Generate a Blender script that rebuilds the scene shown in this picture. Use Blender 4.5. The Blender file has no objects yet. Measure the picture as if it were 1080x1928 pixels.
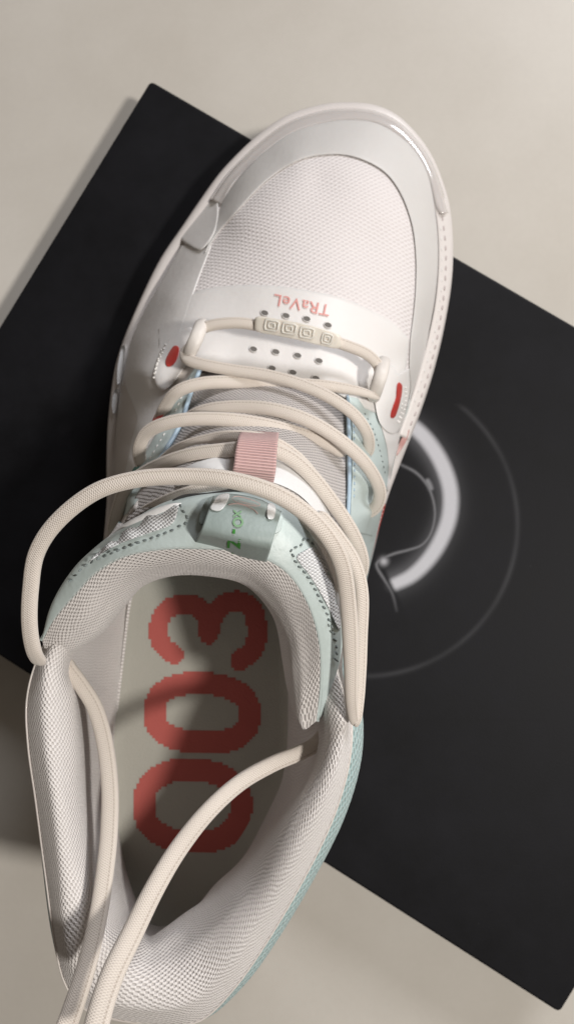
import bpy, math, random
import numpy as np
random.seed(4); rng = np.random.RandomState(7)
sc = bpy.context.scene
COL = sc.collection
# ------------------------------------------------------------------ camera (all lengths in cm, built at 1 cm = 0.01 units)
F = 1450.0
CAM_Z = 32.0
TILT = math.radians(3.24)
fw = np.array([-0.852*math.sin(TILT), 0.523*math.sin(TILT), -math.cos(TILT)])
upv = np.array([0, 1.0, 0]); upv = upv-fw*upv.dot(fw); upv /= np.linalg.norm(upv)
rt = np.cross(fw, upv)
CP = np.array([0, 0, CAM_Z])
def P(px, py, z):
    d = fw*F+rt*(px-540.0)+upv*(964.0-py)
    return CP+d*((z-CAM_Z)/d[2])
def unP(w):
    d = np.asarray(w)-CP
    k = d.dot(fw)
    return 540+F*d.dot(rt)/k, 964-F*d.dot(upv)/k
from mathutils import Matrix, Vector
cam = bpy.data.cameras.new('camera'); camo = bpy.data.objects.new('camera', cam); COL.objects.link(camo)
M = Matrix(((rt[0], upv[0], -fw[0], 0), (rt[1], upv[1], -fw[1], 0), (rt[2], upv[2], -fw[2], CAM_Z*0.01), (0, 0, 0, 1)))
camo.matrix_world = M
cam.sensor_fit = 'VERTICAL'; cam.sensor_height = 24.0; cam.sensor_width = 24.0
cam.lens = F/1928*24.0
cam.clip_start = 0.005; cam.clip_end = 60
cam.dof.use_dof = True; cam.dof.focus_distance = 0.195; cam.dof.aperture_fstop = 13.0
sc.camera = camo
# ------------------------------------------------------------------ world and lamps
w = bpy.data.worlds.new('World'); sc.world = w; w.use_nodes = True
bg = w.node_tree.nodes['Background']; bg.inputs[0].default_value = (1.0, 0.84, 0.70, 1); bg.inputs[1].default_value = 0.09
def area(name, loc, target, size, power, color):
    l = bpy.data.lights.new(name, 'AREA'); l.shape = 'DISK'; l.size = size; l.energy = power; l.color = color
    o = bpy.data.objects.new(name, l); COL.objects.link(o)
    o.location = loc
    o.rotation_euler = (Vector(target)-Vector(loc)).to_track_quat('-Z', 'Y').to_euler()
    return o
area('ceiling_lamp', (0.46, -0.12, 0.86), (0, 0, 0), 0.085, 6.6, (1.0, 0.95, 0.89))
area('ceiling_lamp', (0.62, 1.10, 0.80), (0, 0.05, 0), 0.50, 12, (0.97, 0.97, 1.0))
sc.view_settings.view_transform = 'Standard'; sc.view_settings.look = 'None'
sc.view_settings.exposure = 0.05; sc.view_settings.gamma = 1.0

# ------------------------------------------------------------------ materials
def newmat(name):
    m = bpy.data.materials.new(name); m.use_nodes = True
    return m, m.node_tree.nodes, m.node_tree.links, m.node_tree.nodes['Principled BSDF']
def setc(b, col, rough, spec=0.5, sheen=0, coat=0):
    b.inputs['Base Color'].default_value = (*col, 1); b.inputs['Roughness'].default_value = rough
    b.inputs['Specular IOR Level'].default_value = spec
    if sheen: b.inputs['Sheen Weight'].default_value = sheen; b.inputs['Sheen Roughness'].default_value = 0.5
    if coat: b.inputs['Coat Weight'].default_value = coat; b.inputs['Coat Roughness'].default_value = 0.08
def plain(name, col, rough=0.5, spec=0.5, grain=0.0, gscale=900, mottle=0.05, coat=0, sss=0):
    m, n, l, b = newmat(name); setc(b, col, rough, spec, 0, coat)
    tc = n.new('ShaderNodeTexCoord')
    no = n.new('ShaderNodeTexNoise'); no.inputs['Scale'].default_value = 45; no.inputs['Detail'].default_value = 5
    l.new(tc.outputs['Object'], no.inputs['Vector'])
    mx = n.new('ShaderNodeMix'); mx.data_type = 'RGBA'; mx.inputs[6].default_value = (*[c*(1-mottle*1.6) for c in col], 1)
    mx.inputs[7].default_value = (*[min(1, c*(1+mottle)) for c in col], 1)
    l.new(no.outputs['Fac'], mx.inputs[0]); l.new(mx.outputs[2], b.inputs['Base Color'])
    if grain:
        g = n.new('ShaderNodeTexNoise'); g.inputs['Scale'].default_value = gscale; g.inputs['Detail'].default_value = 3
        l.new(tc.outputs['Object'], g.inputs['Vector'])
        bp = n.new('ShaderNodeBump'); bp.inputs['Strength'].default_value = grain; bp.inputs['Distance'].default_value = 0.0004
        l.new(g.outputs['Fac'], bp.inputs['Height']); l.new(bp.outputs[0], b.inputs['Normal'])
        g2 = n.new('ShaderNodeTexNoise'); g2.inputs['Scale'].default_value = 75; g2.inputs['Detail'].default_value = 4
        l.new(tc.outputs['Object'], g2.inputs['Vector'])
        b2 = n.new('ShaderNodeBump'); b2.inputs['Strength'].default_value = 0.25; b2.inputs['Distance'].default_value = 0.0012
        l.new(g2.outputs['Fac'], b2.inputs['Height']); l.new(b2.outputs[0], bp.inputs['Normal'])
    if sss:
        b.inputs['Subsurface Weight'].default_value = sss; b.inputs['Subsurface Radius'].default_value = (1, .8, .7); b.inputs['Subsurface Scale'].default_value = 0.003
    return m
def math_node(n, l, op, a, b=None):
    x = n.new('ShaderNodeMath'); x.operation = op
    for i, v in enumerate((a, b)):
        if v is None: continue
        if isinstance(v, (int, float)): x.inputs[i].default_value = v
        else: l.new(v, x.inputs[i])
    return x.outputs[0]
def knit(name, col, hole, pu, pv, bump=0.6, dist=0.0004, rough=0.85, amount=0.8, skew=0.0, sheen=0.3, wob=0.06):
    """staggered rows of stitches, UV measured in cm"""
    m, n, l, b = newmat(name); setc(b, col, rough, 0.3, sheen)
    uv = n.new('ShaderNodeUVMap'); uv.uv_map = 'uv'
    sep = n.new('ShaderNodeSeparateXYZ'); l.new(uv.outputs[0], sep.inputs[0])
    no = n.new('ShaderNodeTexNoise'); no.inputs['Scale'].default_value = 1.7; no.inputs['Detail'].default_value = 3
    l.new(uv.outputs[0], no.inputs['Vector'])
    wo = math_node(n, l, 'MULTIPLY', math_node(n, l, 'SUBTRACT', no.outputs['Fac'], 0.5), wob*2)
    u = math_node(n, l, 'ADD', sep.outputs[0], wo); v = math_node(n, l, 'ADD', sep.outputs[1], wo)
    if skew: u = math_node(n, l, 'ADD', u, math_node(n, l, 'MULTIPLY', v, skew))
    cu = math_node(n, l, 'COSINE', math_node(n, l, 'MULTIPLY', u, math.pi/pu))
    cv = math_node(n, l, 'COSINE', math_node(n, l, 'MULTIPLY', v, math.pi/pv))
    f = math_node(n, l, 'MULTIPLY', cu, cv)
    h = n.new('ShaderNodeMapRange'); h.interpolation_type = 'SMOOTHSTEP'; h.inputs[1].default_value = -0.75; h.inputs[2].default_value = 0.35
    l.new(f, h.inputs[0]); h = h.outputs[0]        # staggered dark dimples between raised stitches
    fine = n.new('ShaderNodeTexNoise'); fine.inputs['Scale'].default_value = 40; fine.inputs['Detail'].default_value = 4
    l.new(uv.outputs[0], fine.inputs['Vector'])
    hh = math_node(n, l, 'ADD', h, math_node(n, l, 'MULTIPLY', fine.outputs['Fac'], 0.45))
    bp = n.new('ShaderNodeBump'); bp.inputs['Strength'].default_value = bump; bp.inputs['Distance'].default_value = dist
    l.new(hh, bp.inputs['Height']); l.new(bp.outputs[0], b.inputs['Normal'])
    mx = n.new('ShaderNodeMix'); mx.data_type = 'RGBA'; mx.inputs[6].default_value = (*hole, 1); mx.inputs[7].default_value = (*col, 1)
    fac = n.new('ShaderNodeMapRange'); fac.inputs[1].default_value = 0.15; fac.inputs[2].default_value = 1.15-amount*0.4
    l.new(hh, fac.inputs[0]); l.new(fac.outputs[0], mx.inputs[0]); l.new(mx.outputs[2], b.inputs['Base Color'])
    return m
MAT = {}
MAT['lining'] = knit('lining_mesh', (0.84, 0.805, 0.785), (0.60, 0.56, 0.54), 0.088, 0.066, 0.75, 0.0006)
MAT['toe'] = knit('toe_mesh', (0.77, 0.73, 0.725), (0.69, 0.64, 0.635), 0.145, 0.08, 0.45, 0.0006, amount=0.6)
MAT['gusset'] = knit('gusset_mesh', (0.62, 0.58, 0.56), (0.30, 0.27, 0.26), 0.075, 0.06, 0.9, 0.0005)
MAT['window'] = knit('window_mesh', (0.80, 0.81, 0.82), (0.55, 0.56, 0.58), 0.06, 0.045, 0.9, 0.0005)
MAT['lace'] = knit('lace_weave', (0.735, 0.67, 0.605), (0.645, 0.58, 0.515), 0.040, 0.032, 0.5, 0.0003, rough=0.85, amount=0.5, wob=0.02)
def lace_seam(m):
    n, l = m.node_tree.nodes, m.node_tree.links; b = n['Principled BSDF']
    uv = n.new('ShaderNodeUVMap'); uv.uv_map = 'around'; sep = n.new('ShaderNodeSeparateXYZ'); l.new(uv.outputs[0], sep.inputs[0])
    d = math_node(n, l, 'ABSOLUTE', math_node(n, l, 'SUBTRACT', sep.outputs[0], 0.335))
    line = n.new('ShaderNodeMapRange'); line.inputs[1].default_value = 0.010; line.inputs[2].default_value = 0.022; line.inputs[3].default_value = 1; line.inputs[4].default_value = 0
    l.new(d, line.inputs[0])
    st = math_node(n, l, 'SINE', math_node(n, l, 'MULTIPLY', sep.outputs[1], 2*math.pi/0.11))
    st = math_node(n, l, 'ADD', math_node(n, l, 'MULTIPLY', st, 0.2), 0.35)
    fac = math_node(n, l, 'MULTIPLY', line.outputs[0], st)
    old = b.inputs['Base Color'].links[0].from_socket
    mx = n.new('ShaderNodeMix'); mx.data_type = 'RGBA'; mx.inputs[7].default_value = (0.36, 0.29, 0.23, 1)
    l.new(fac, mx.inputs[0]); l.new(old, mx.inputs[6]); l.new(mx.outputs[2], b.inputs['Base Color'])
lace_seam(MAT['lace'])
MAT['minttex'] = knit('mint_textile', (0.42, 0.56, 0.56), (0.25, 0.38, 0.38), 0.16, 0.09, 0.9, 0.0006, skew=0.5)
MAT['pink'] = knit('pink_webbing', (0.76, 0.50, 0.48), (0.63, 0.38, 0.37), 3.0, 0.04, 0.9, 0.0006, amount=0.7, wob=0.008)
MAT['mint'] = plain('mint_leather', (0.52, 0.60, 0.59), 0.42, 0.5, 0.25, 700, 0.03)
MAT['tab'] = plain('tab_webbing', (0.30, 0.36, 0.345), 0.5, 0.5, 0.25, 900, 0.05)
MAT['guard'] = plain('mudguard_rubber', (0.63, 0.615, 0.60), 0.5, 0.5, 0.12, 600, 0.03, sss=0.1)
MAT['vamp'] = plain('vamp_overlay', (0.77, 0.75, 0.735), 0.5, 0.5, 0.12, 600, 0.03, sss=0.1)
MAT['side'] = plain('side_panel', (0.68, 0.635, 0.60), 0.4, 0.5, 0.12, 600, 0.04)
MAT['sole'] = plain('midsole_rubber', (0.70, 0.66, 0.64), 0.35, 0.5, 0.1, 500, 0.04)
MAT['bumper'] = plain('clear_rubber', (0.60, 0.565, 0.55), 0.10, 0.9, 0.0, 500, 0.06, coat=1.0, sss=0.3)
MAT['loop'] = plain('loop_nylon', (0.74, 0.70, 0.66), 0.5, 0.5, 0.3, 700, 0.03)
MAT['red'] = plain('red_rubber', (0.52, 0.055, 0.045), 0.35, 0.5, 0.1, 500, 0.08)
MAT['redthread'] = plain('red_thread', (0.30, 0.04, 0.03), 0.6, 0.5, 0.5, 900, 0.3)
MAT['rosewood'] = plain('rosewood_rubber', (0.40, 0.20, 0.18), 0.4)
MAT['redprint'] = plain('red_print', (0.74, 0.34, 0.31), 0.6)
MAT['insole'] = plain('insole_cloth', (0.42, 0.41, 0.365), 0.9, 0.2, 0.5, 1400, 0.05)
MAT['insole_red'] = plain('insole_print', (0.46, 0.115, 0.10), 0.9, 0.2, 0.5, 1400, 0.06)
MAT['blue'] = plain('blue_edge', (0.42, 0.55, 0.66), 0.4, 0.5, 0.3, 600, 0.1)
MAT['white'] = plain('white_trim', (0.76, 0.76, 0.76), 0.5, 0.5, 0.2, 700, 0.03)
MAT['darkthread'] = plain('grey_thread', (0.19, 0.22, 0.22), 0.7, 0.3)
MAT['palethread'] = plain('white_thread', (0.80, 0.78, 0.75), 0.4, 0.5)
MAT['greythread'] = plain('rose_grey_thread', (0.52, 0.46, 0.45), 0.6, 0.4)
MAT['dark'] = plain('gap_shade_dark', (0.035, 0.035, 0.035), 0.6, 0.4)
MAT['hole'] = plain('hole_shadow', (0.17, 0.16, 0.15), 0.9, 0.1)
MAT['silver'] = plain('glossy_film', (0.72, 0.73, 0.73), 0.16, 0.8, 0.3, 500, 0.1, coat=0.6)  # base colour kept pale, carries the clips' white highlights too
MAT['green'] = plain('green_print', (0.03, 0.22, 0.02), 0.6)
MAT['greenpale'] = plain('pale_green_print', (0.20, 0.36, 0.20), 0.6)
MAT['scribble'] = plain('rose_print', (0.46, 0.33, 0.31), 0.6)
MAT['charm'] = plain('milky_rubber', (0.78, 0.735, 0.66), 0.35, 0.5, 0.1, 500, 0.04, sss=0.3)
def floor_mat():
    m, n, l, b = newmat('floor_stone'); setc(b, (0.5, 0.47, 0.42), 0.33, 0.4)
    tc = n.new('ShaderNodeTexCoord')
    a = n.new('ShaderNodeTexNoise'); a.inputs['Scale'].default_value = 4.5; a.inputs['Detail'].default_value = 6; a.inputs['Roughness'].default_value = 0.6
    l.new(tc.outputs['Object'], a.inputs['Vector'])
    r = n.new('ShaderNodeValToRGB'); r.color_ramp.elements[0].position = 0.3; r.color_ramp.elements[0].color = (0.52, 0.485, 0.43, 1)
    r.color_ramp.elements[1].position = 0.72; r.color_ramp.elements[1].color = (0.66, 0.63, 0.58, 1)
    l.new(a.outputs['Fac'], r.inputs[0])
    g = n.new('ShaderNodeTexNoise'); g.inputs['Scale'].default_value = 420; g.inputs['Detail'].default_value = 3
    l.new(tc.outputs['Object'], g.inputs['Vector'])
    mx = n.new('ShaderNodeMix'); mx.data_type = 'RGBA'; mx.blend_type = 'MULTIPLY'; mx.inputs[0].default_value = 0.05
    l.new(r.outputs[0], mx.inputs[6]); l.new(g.outputs['Fac'], mx.inputs[7]); l.new(mx.outputs[2], b.inputs['Base Color'])
    ro = n.new('ShaderNodeMapRange'); ro.inputs[3].default_value = 0.38; ro.inputs[4].default_value = 0.55
    l.new(a.outputs['Fac'], ro.inputs[0]); l.new(ro.outputs[0], b.inputs['Roughness'])
    return m
MAT['floor'] = floor_mat()
def box_mat(name, printed):
    m, n, l, b = newmat(name); setc(b, (0.012, 0.012, 0.012), 0.5, 0.14)
    tc = n.new('ShaderNodeTexCoord')
    a = n.new('ShaderNodeTexNoise'); a.inputs['Scale'].default_value = 22; a.inputs['Detail'].default_value = 8; a.inputs['Roughness'].default_value = 0.7
    l.new(tc.outputs['Object'], a.inputs['Vector'])
    r = n.new('ShaderNodeValToRGB'); r.color_ramp.elements[0].position = 0.35; r.color_ramp.elements[0].color = (0.0052, 0.0052, 0.0062, 1)
    r.color_ramp.elements[1].position = 0.75; r.color_ramp.elements[1].color = (0.0110, 0.0110, 0.0135, 1)
    l.new(a.outputs['Fac'], r.inputs[0])
    ro = n.new('ShaderNodeMapRange'); ro.inputs[3].default_value = 0.50; ro.inputs[4].default_value = 0.66
    l.new(a.outputs['Fac'], ro.inputs[0]); l.new(ro.outputs[0], b.inputs['Roughness'])
    g = n.new('ShaderNodeTexNoise'); g.inputs['Scale'].default_value = 1500; g.inputs['Detail'].default_value = 2
    l.new(tc.outputs['Object'], g.inputs['Vector'])
    bp = n.new('ShaderNodeBump'); bp.inputs['Strength'].default_value = 0.25; bp.inputs['Distance'].default_value = 0.0002
    l.new(g.outputs['Fac'], bp.inputs['Height']); l.new(bp.outputs[0], b.inputs['Normal'])
    du = n.new('ShaderNodeTexVoronoi'); du.inputs['Scale'].default_value = 130; l.new(tc.outputs['Object'], du.inputs['Vector'])
    dm = n.new('ShaderNodeMapRange'); dm.inputs[1].default_value = 0.05; dm.inputs[2].default_value = 0.0; l.new(du.outputs['Distance'], dm.inputs[0])
    dn = n.new('ShaderNodeTexNoise'); dn.inputs['Scale'].default_value = 18; l.new(tc.outputs['Object'], dn.inputs['Vector'])
    dk = n.new('ShaderNodeMapRange'); dk.inputs[1].default_value = 0.55; dk.inputs[2].default_value = 0.75; dk.inputs[4].default_value = 0.5; l.new(dn.outputs['Fac'], dk.inputs[0])
    dmx = n.new('ShaderNodeMix'); dmx.data_type = 'RGBA'; dmx.inputs[7].default_value = (0.10, 0.10, 0.105, 1)
    l.new(math_node(n, l, 'MULTIPLY', dm.outputs[0], dk.outputs[0]), dmx.inputs[0]); l.new(r.outputs[0], dmx.inputs[6])
    class _R: outputs = [dmx.outputs[2]]
    r = _R
    if printed:
        at = n.new('ShaderNodeAttribute'); at.attribute_name = 'print'
        mx = n.new('ShaderNodeMix'); mx.data_type = 'RGBA'; mx.inputs[7].default_value = (0.50, 0.50, 0.53, 1)
        l.new(at.outputs['Fac'], mx.inputs[0]); l.new(r.outputs[0], mx.inputs[6]); l.new(mx.outputs[2], b.inputs['Base Color'])
    else: l.new(r.outputs[0], b.inputs['Base Color'])
    return m
MAT['box'] = box_mat('black_board', False); MAT['boxprint'] = box_mat('black_board_printed', True)

# ------------------------------------------------------------------ mesh helpers
def mesh_obj(name, V, faces, mat, parent=None, uv=None, uv2=None, solid=0, smooth=True, kind=None, face=None):
    V = np.asarray(V, float)*0.01
    if solid:
        solid = abs(solid); fa = np.array([f[:4] for f in faces if len(f) == 4]); a, b, c, d = (V[fa[:, i]] for i in range(4))
        nn = np.cross(c-a, d-b); ce_ = (a+b+c+d)/4
        s_ = (nn*((CP*0.01-ce_) if face is None else face(ce_))).sum(1).sum()
        if s_ < 0: faces = [tuple(f[::-1]) for f in faces]
    me = bpy.data.meshes.new(name); me.from_pydata(V.tolist(), [], faces)
    if uv is not None:
        lay = me.uv_layers.new(name='uv')
        idx = np.empty(len(me.loops), dtype=np.int32); me.loops.foreach_get('vertex_index', idx)
        lay.data.foreach_set('uv', np.asarray(uv, float)[idx].ravel())
    if uv2 is not None:
        lay = me.uv_layers.new(name='around'); lay.data.foreach_set('uv', np.asarray(uv2, float)[idx].ravel())
    me.materials.append(MAT[mat] if isinstance(mat, str) else mat)
    if smooth: me.polygons.foreach_set('use_smooth', [True]*len(me.polygons))
    me.update()
    o = bpy.data.objects.new(name, me); COL.objects.link(o)
    if parent is not None: o.parent = parent
    if solid:
        s = o.modifiers.new('solid', 'SOLIDIFY'); s.thickness = solid*0.01; s.offset = -1
    if kind: o['kind'] = kind
    return o
def empty(name, loc=(0, 0, 0), parent=None):
    o = bpy.data.objects.new(name, None); COL.objects.link(o); o.location = loc; o.empty_display_size = 0.02
    if parent is not None: o.parent = parent
    return o
def cr(pts, n, closed=False, arc=True):
    """Catmull-Rom through pts, n samples"""
    p = np.asarray(pts, float); m = len(p)
    if closed: q = np.vstack([p[-1], p, p[0], p[1]]); seg = m
    else: q = np.vstack([2*p[0]-p[1], p, 2*p[-1]-p[-2]]); seg = m-1
    def ev(t):
        i = np.minimum(np.floor(t).astype(int), seg-1); f = (t-i)[:, None]
        a, b, c, d = q[i], q[i+1], q[i+2], q[i+3]
        return 0.5*((2*b)+(-a+c)*f+(2*a-5*b+4*c-d)*f**2+(-a+3*b-3*c+d)*f**3)
    if not arc:
        return ev(np.linspace(0, seg, n, endpoint=not closed))
    tt = np.linspace(0, seg, seg*24+1); e = ev(tt)
    s = np.concatenate([[0], np.cumsum(np.linalg.norm(np.diff(e, axis=0), axis=1))])
    t = np.interp(np.linspace(0, s[-1], n, endpoint=not closed), s, tt)
    return ev(t)
def grid_faces(nu, nv, cu=False, cv=False):
    f = []
    for i in range(nu if cu else nu-1):
        for j in range(nv if cv else nv-1):
            a = i*nv+j; b = i*nv+(j+1) % nv; c = ((i+1) % nu)*nv+(j+1) % nv; d = ((i+1) % nu)*nv+j
            f.append((a, b, c, d))
    return f
def guv(G, local=None):
    """arc-length uv (u along rows index 1, v along index 0)"""
    nu, nv = G.shape[:2]
    if local is not None:
        row = G[int(local*nu)]; du = np.concatenate([[0], np.cumsum(np.linalg.norm(np.diff(row, axis=0), axis=1))])
        dv = np.vstack([np.zeros((1, nv)), np.cumsum(np.linalg.norm(np.diff(G, axis=0), axis=2), 0)])
        dv -= dv[int(local*nu)][None]
        return np.stack([np.broadcast_to(du[None], (nu, nv)), dv], -1).reshape(-1, 2)
    du = np.linalg.norm(np.diff(G, axis=1), axis=2); du = np.concatenate([np.zeros(1), np.cumsum(du.mean(0))])
    dv = np.linalg.norm(np.diff(G, axis=0), axis=2); dv = np.concatenate([np.zeros(1), np.cumsum(dv.mean(1))])
    return np.stack(np.meshgrid(du, dv), -1).reshape(-1, 2)
def orient(G, faces, up=True):
    return faces
def ringz_(s): return [tuple(float(v) for v in t.split(',')) for t in s.split()]
def W(ring): return np.array([P(*p) for p in ring])
def loft(name, rings, mat, parent, nu=24, nv=120, solid=0.08, world=False, face=None, crossarc=True, local=None):
    R = [np.asarray(r, float) if world else W(r) for r in rings]
    same = len(set(len(r) for r in R)) == 1
    S = np.array([cr(r, nv, arc=not same) for r in R])
    if len(S) > 2:
        G = np.array([cr(S[:, j], nu, arc=crossarc) for j in range(nv)]).transpose(1, 0, 2)
    else:
        t = np.linspace(0, 1, nu)[:, None, None]; G = S[0][None]*(1-t)+S[1][None]*t
    f = grid_faces(nu, nv)
    return mesh_obj(name, G.reshape(-1, 3), f, mat, parent, guv(G, local), solid=solid, face=face), G
# thin plate spline height functions over picture directions
class TPS:
    def __init__(self, pts, smooth=0.0):
        p = np.asarray(pts, float); self.x = p[:, :2]/500.0; n = len(p)
        K = self.k(self.x[:, None]-self.x[None])+np.eye(n)*smooth
        A = np.zeros((n+3, n+3)); A[:n, :n] = K; A[:n, n] = 1; A[:n, n+1:] = self.x; A[n, :n] = 1; A[n+1:, :n] = self.x.T
        self.c = np.linalg.solve(A, np.concatenate([p[:, 2], np.zeros(3)])); self.n = n
    def k(self, d):
        r2 = (d**2).sum(-1); return np.where(r2 > 0, r2*np.log(r2+1e-20), 0)
    def __call__(self, q):
        q = np.atleast_2d(np.asarray(q, float))[:, :2]/500.0
        return self.k(q[:, None]-self.x[None])@self.c[:self.n]+self.c[self.n]+q@self.c[self.n+1:]
def on(H, pts2, off=0.0):
    z = H(pts2)+off
    return np.array([P(a[0], a[1], zz) for a, zz in zip(pts2, z)])
def band(name, A, B, H, off, mat, parent, nu=16, nv=120, edge=0.1, ends=True, bulge=0.0, base=0.12):
    """strip lying on H between two picture curves, with rolled edges and real thickness"""
    A = cr([(a[0], a[1], 0) for a in A], nv); B = cr([(a[0], a[1], 0) for a in B], nv)
    s = np.concatenate([[0, 0.0], np.linspace(0, 1, nu)**1.0, [1.0, 1]])
    prof = np.concatenate([[-base-0.0, 0.0*off], np.ones(nu)*off, [0.0, -base]])
    # rounded corner
    prof[2] = off*0.75; prof[-3] = off*0.75
    s[3] = min(s[3], 0.04); s[-4] = max(s[-4], 0.96)
    G = []
    for si, pi in zip(s, prof):
        q = A*(1-si)+B*si
        G.append(on(H, q, pi+bulge*math.sin(math.pi*si)*(1 if 0 < si < 1 else 0)))
    G = np.array(G)
    if ends:
        e0 = G[:, :1].copy(); e1 = G[:, -1:].copy(); e0[:, :, 2] -= base+off; e1[:, :, 2] -= base+off
        G = np.concatenate([e0, G, e1], 1)
    return mesh_obj(name, G.reshape(-1, 3), grid_faces(*G.shape[:2]), mat, parent, guv(G))
def blob(name, contour, H, off, mat, parent, n=64, base=0.12, closed_cr=True, rings=8, dome=0.0, center=None, sharp=False):
    c = np.array([(a[0], a[1], 0) for a in contour], float)
    C = cr(c, n, closed=True)[:, :2]
    m = C.mean(0) if center is None else np.array(center, float)
    f = [1.0, 1.0, 0.985, 0.95, 0.88]+list(np.linspace(0.75, 0.0, rings))
    h = [-base, off*0.45, off*0.85, off, off]+[off]*rings
    V = []
    for fi, hi in zip(f, h):
        q = m+(C-m)*fi
        V.append(on(H, q, hi+dome*(1-fi*fi)))
    V = np.array(V)
    uvp = V.reshape(-1, 3)[:, :2]
    return mesh_obj(name, V.reshape(-1, 3), grid_faces(len(f), n, cv=True), mat, parent, uvp)
def tube(name, pts, rad, mat, parent, world=False, flat=1.0, n=14, step=None, closed=False, cap=True, updir=(0, 0, 1), seam=0.0, kind=None):
    """swept lace/cord: rad = half width (number or list), flat = thickness / width"""
    p = np.asarray(pts, float) if world else W(pts)
    L = np.linalg.norm(np.diff(p, axis=0), axis=1).sum()
    m = max(8, int(L/(step or 0.09)))
    c = cr(p, m, closed=closed)
    r = np.interp(np.linspace(0, 1, m), np.linspace(0, 1, len(rad)), rad) if hasattr(rad, '__len__') else np.full(m, rad)
    if cap and not closed and m > 10: r = r.copy(); r[0] *= .4; r[1] *= .78; r[2] *= .94; r[-1] *= .4; r[-2] *= .78; r[-3] *= .94
    if closed: T = np.roll(c, -1, 0)-np.roll(c, 1, 0)
    else: T = np.gradient(c, axis=0)
    T /= np.linalg.norm(T, axis=1)[:, None]
    up = np.array(updir, float)
    S = np.cross(T, up); nrm = np.linalg.norm(S, axis=1)
    for i in range(m):
        if nrm[i] < 0.15: S[i] = S[i-1] if i else np.cross(T[i], [1, 0, 0])
    S /= np.linalg.norm(S, axis=1)[:, None]
    # smooth the frame
    for _ in range(3):
        S[1:-1] = (S[:-2]+S[1:-1]*2+S[2:])/4; S -= T*(S*T).sum(1)[:, None]; S /= np.linalg.norm(S, axis=1)[:, None]
    N = np.cross(S, T)
    a = np.linspace(0, 2*math.pi, n+1)
    ca, sa = np.cos(a), np.sin(a)
    ex = 0.8
    cx = np.sign(ca)*np.abs(ca)**ex; sx = np.sign(sa)*np.abs(sa)**ex
    G = c[:, None]+S[:, None]*(cx[None, :, None]*r[:, None, None])+N[:, None]*(sx[None, :, None]*(r*flat)[:, None, None])
    if seam:   # shallow groove along the middle of the lace
        for k in range(n+1):
            d = math.exp(-((a[k]-math.pi*0.62)/0.16)**2)
            G[:, k] -= N*(r*flat*seam*d)[:, None]
    s = np.concatenate([[0], np.cumsum(np.linalg.norm(np.diff(c, axis=0), axis=1))])
    per = 2*math.pi*np.mean(r)*0.8
    uv = np.stack([np.broadcast_to(np.linspace(0, per, n+1)[None], (m, n+1)), np.broadcast_to(s[:, None], (m, n+1))], -1).reshape(-1, 2)
    uv2 = np.stack([np.broadcast_to(np.linspace(0, 1, n+1)[None], (m, n+1)), np.broadcast_to(s[:, None], (m, n+1))], -1).reshape(-1, 2)
    f = grid_faces(m, n+1, cu=closed)
    V = G.reshape(-1, 3)
    if cap and not closed:
        e = len(V); V = np.vstack([V, c[:1]-T[:1]*r[0]*0.3, c[-1:]+T[-1:]*r[-1]*0.3]); uv = np.vstack([uv, [0, 0], [0, s[-1]]]); uv2 = np.vstack([uv2, [0, 0], [0, 0]])
        for k in range(n):
            f.append((e, k+1, k)); f.append((e+1, (m-1)*(n+1)+k, (m-1)*(n+1)+k+1))
    return mesh_obj(name, V, f, mat, parent, uv, uv2=uv2, kind=kind)
_stitch = {}
def stitches(name, curve, count, ln, wd, mat, parent, H=None, off=0.02, world=False, jit=0.15, tilt=0.0, fill=0.62, ht=0.5):
    """a row of separate thread stitches; all share one little mesh"""
    if H is not None:
        c2 = cr([(a[0], a[1], 0) for a in curve], count*2+1); c = on(H, c2, off)
    else: c = cr(np.asarray(curve, float) if world else W(curve), count*2+1)
    key = (mat, round(wd, 3))
    if key not in _stitch:
        V = []; 
        for i, x in enumerate((-.5, -.4, 0, .4, .5)):
            rr = (0.25, 0.8, 1, 0.8, 0.25)[i]
            for k in range(6):
                an = k*math.pi/3; V.append((x, math.cos(an)*wd*rr*0.5, math.sin(an)*wd*rr*0.5*ht))
        me = bpy.data.meshes.new(name); me.from_pydata((np.array(V)*0.01).tolist(), [], grid_faces(5, 6, cv=True)+[(5, 4, 3, 2, 1, 0), tuple(range(24, 30))])
        me.materials.append(MAT[mat]); me.polygons.foreach_set('use_smooth', [True]*len(me.polygons)); _stitch[key] = me
    out = []
    for i in range(count):
        a, b = c[2*i], c[2*i+2]; mid = c[2*i+1]; d = b-a; L = np.linalg.norm(d)
        if L < 1e-6: continue
        d = Vector(d/L)
        o = bpy.data.objects.new(name, _stitch[key]); COL.objects.link(o); o.parent = parent
        q = d.to_track_quat('X', 'Z')
        o.rotation_mode = 'QUATERNION'; o.rotation_quaternion = q @ __import__('mathutils').Quaternion((0, 0, 1), tilt+random.uniform(-jit, jit))
        o.location = Vector(mid)*0.01
        o.scale = ((ln or L*fill), 1, 1)
        out.append(o)
    return out

# ------------------------------------------------------------------ setting
BOX_H = 2.8
floor = mesh_obj('floor', [(-300, -300, -BOX_H), (300, -300, -BOX_H), (300, 300, -BOX_H), (-300, 300, -BOX_H)], [(0, 1, 2, 3)], 'floor', smooth=False)
floor['kind'] = 'structure'
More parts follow.
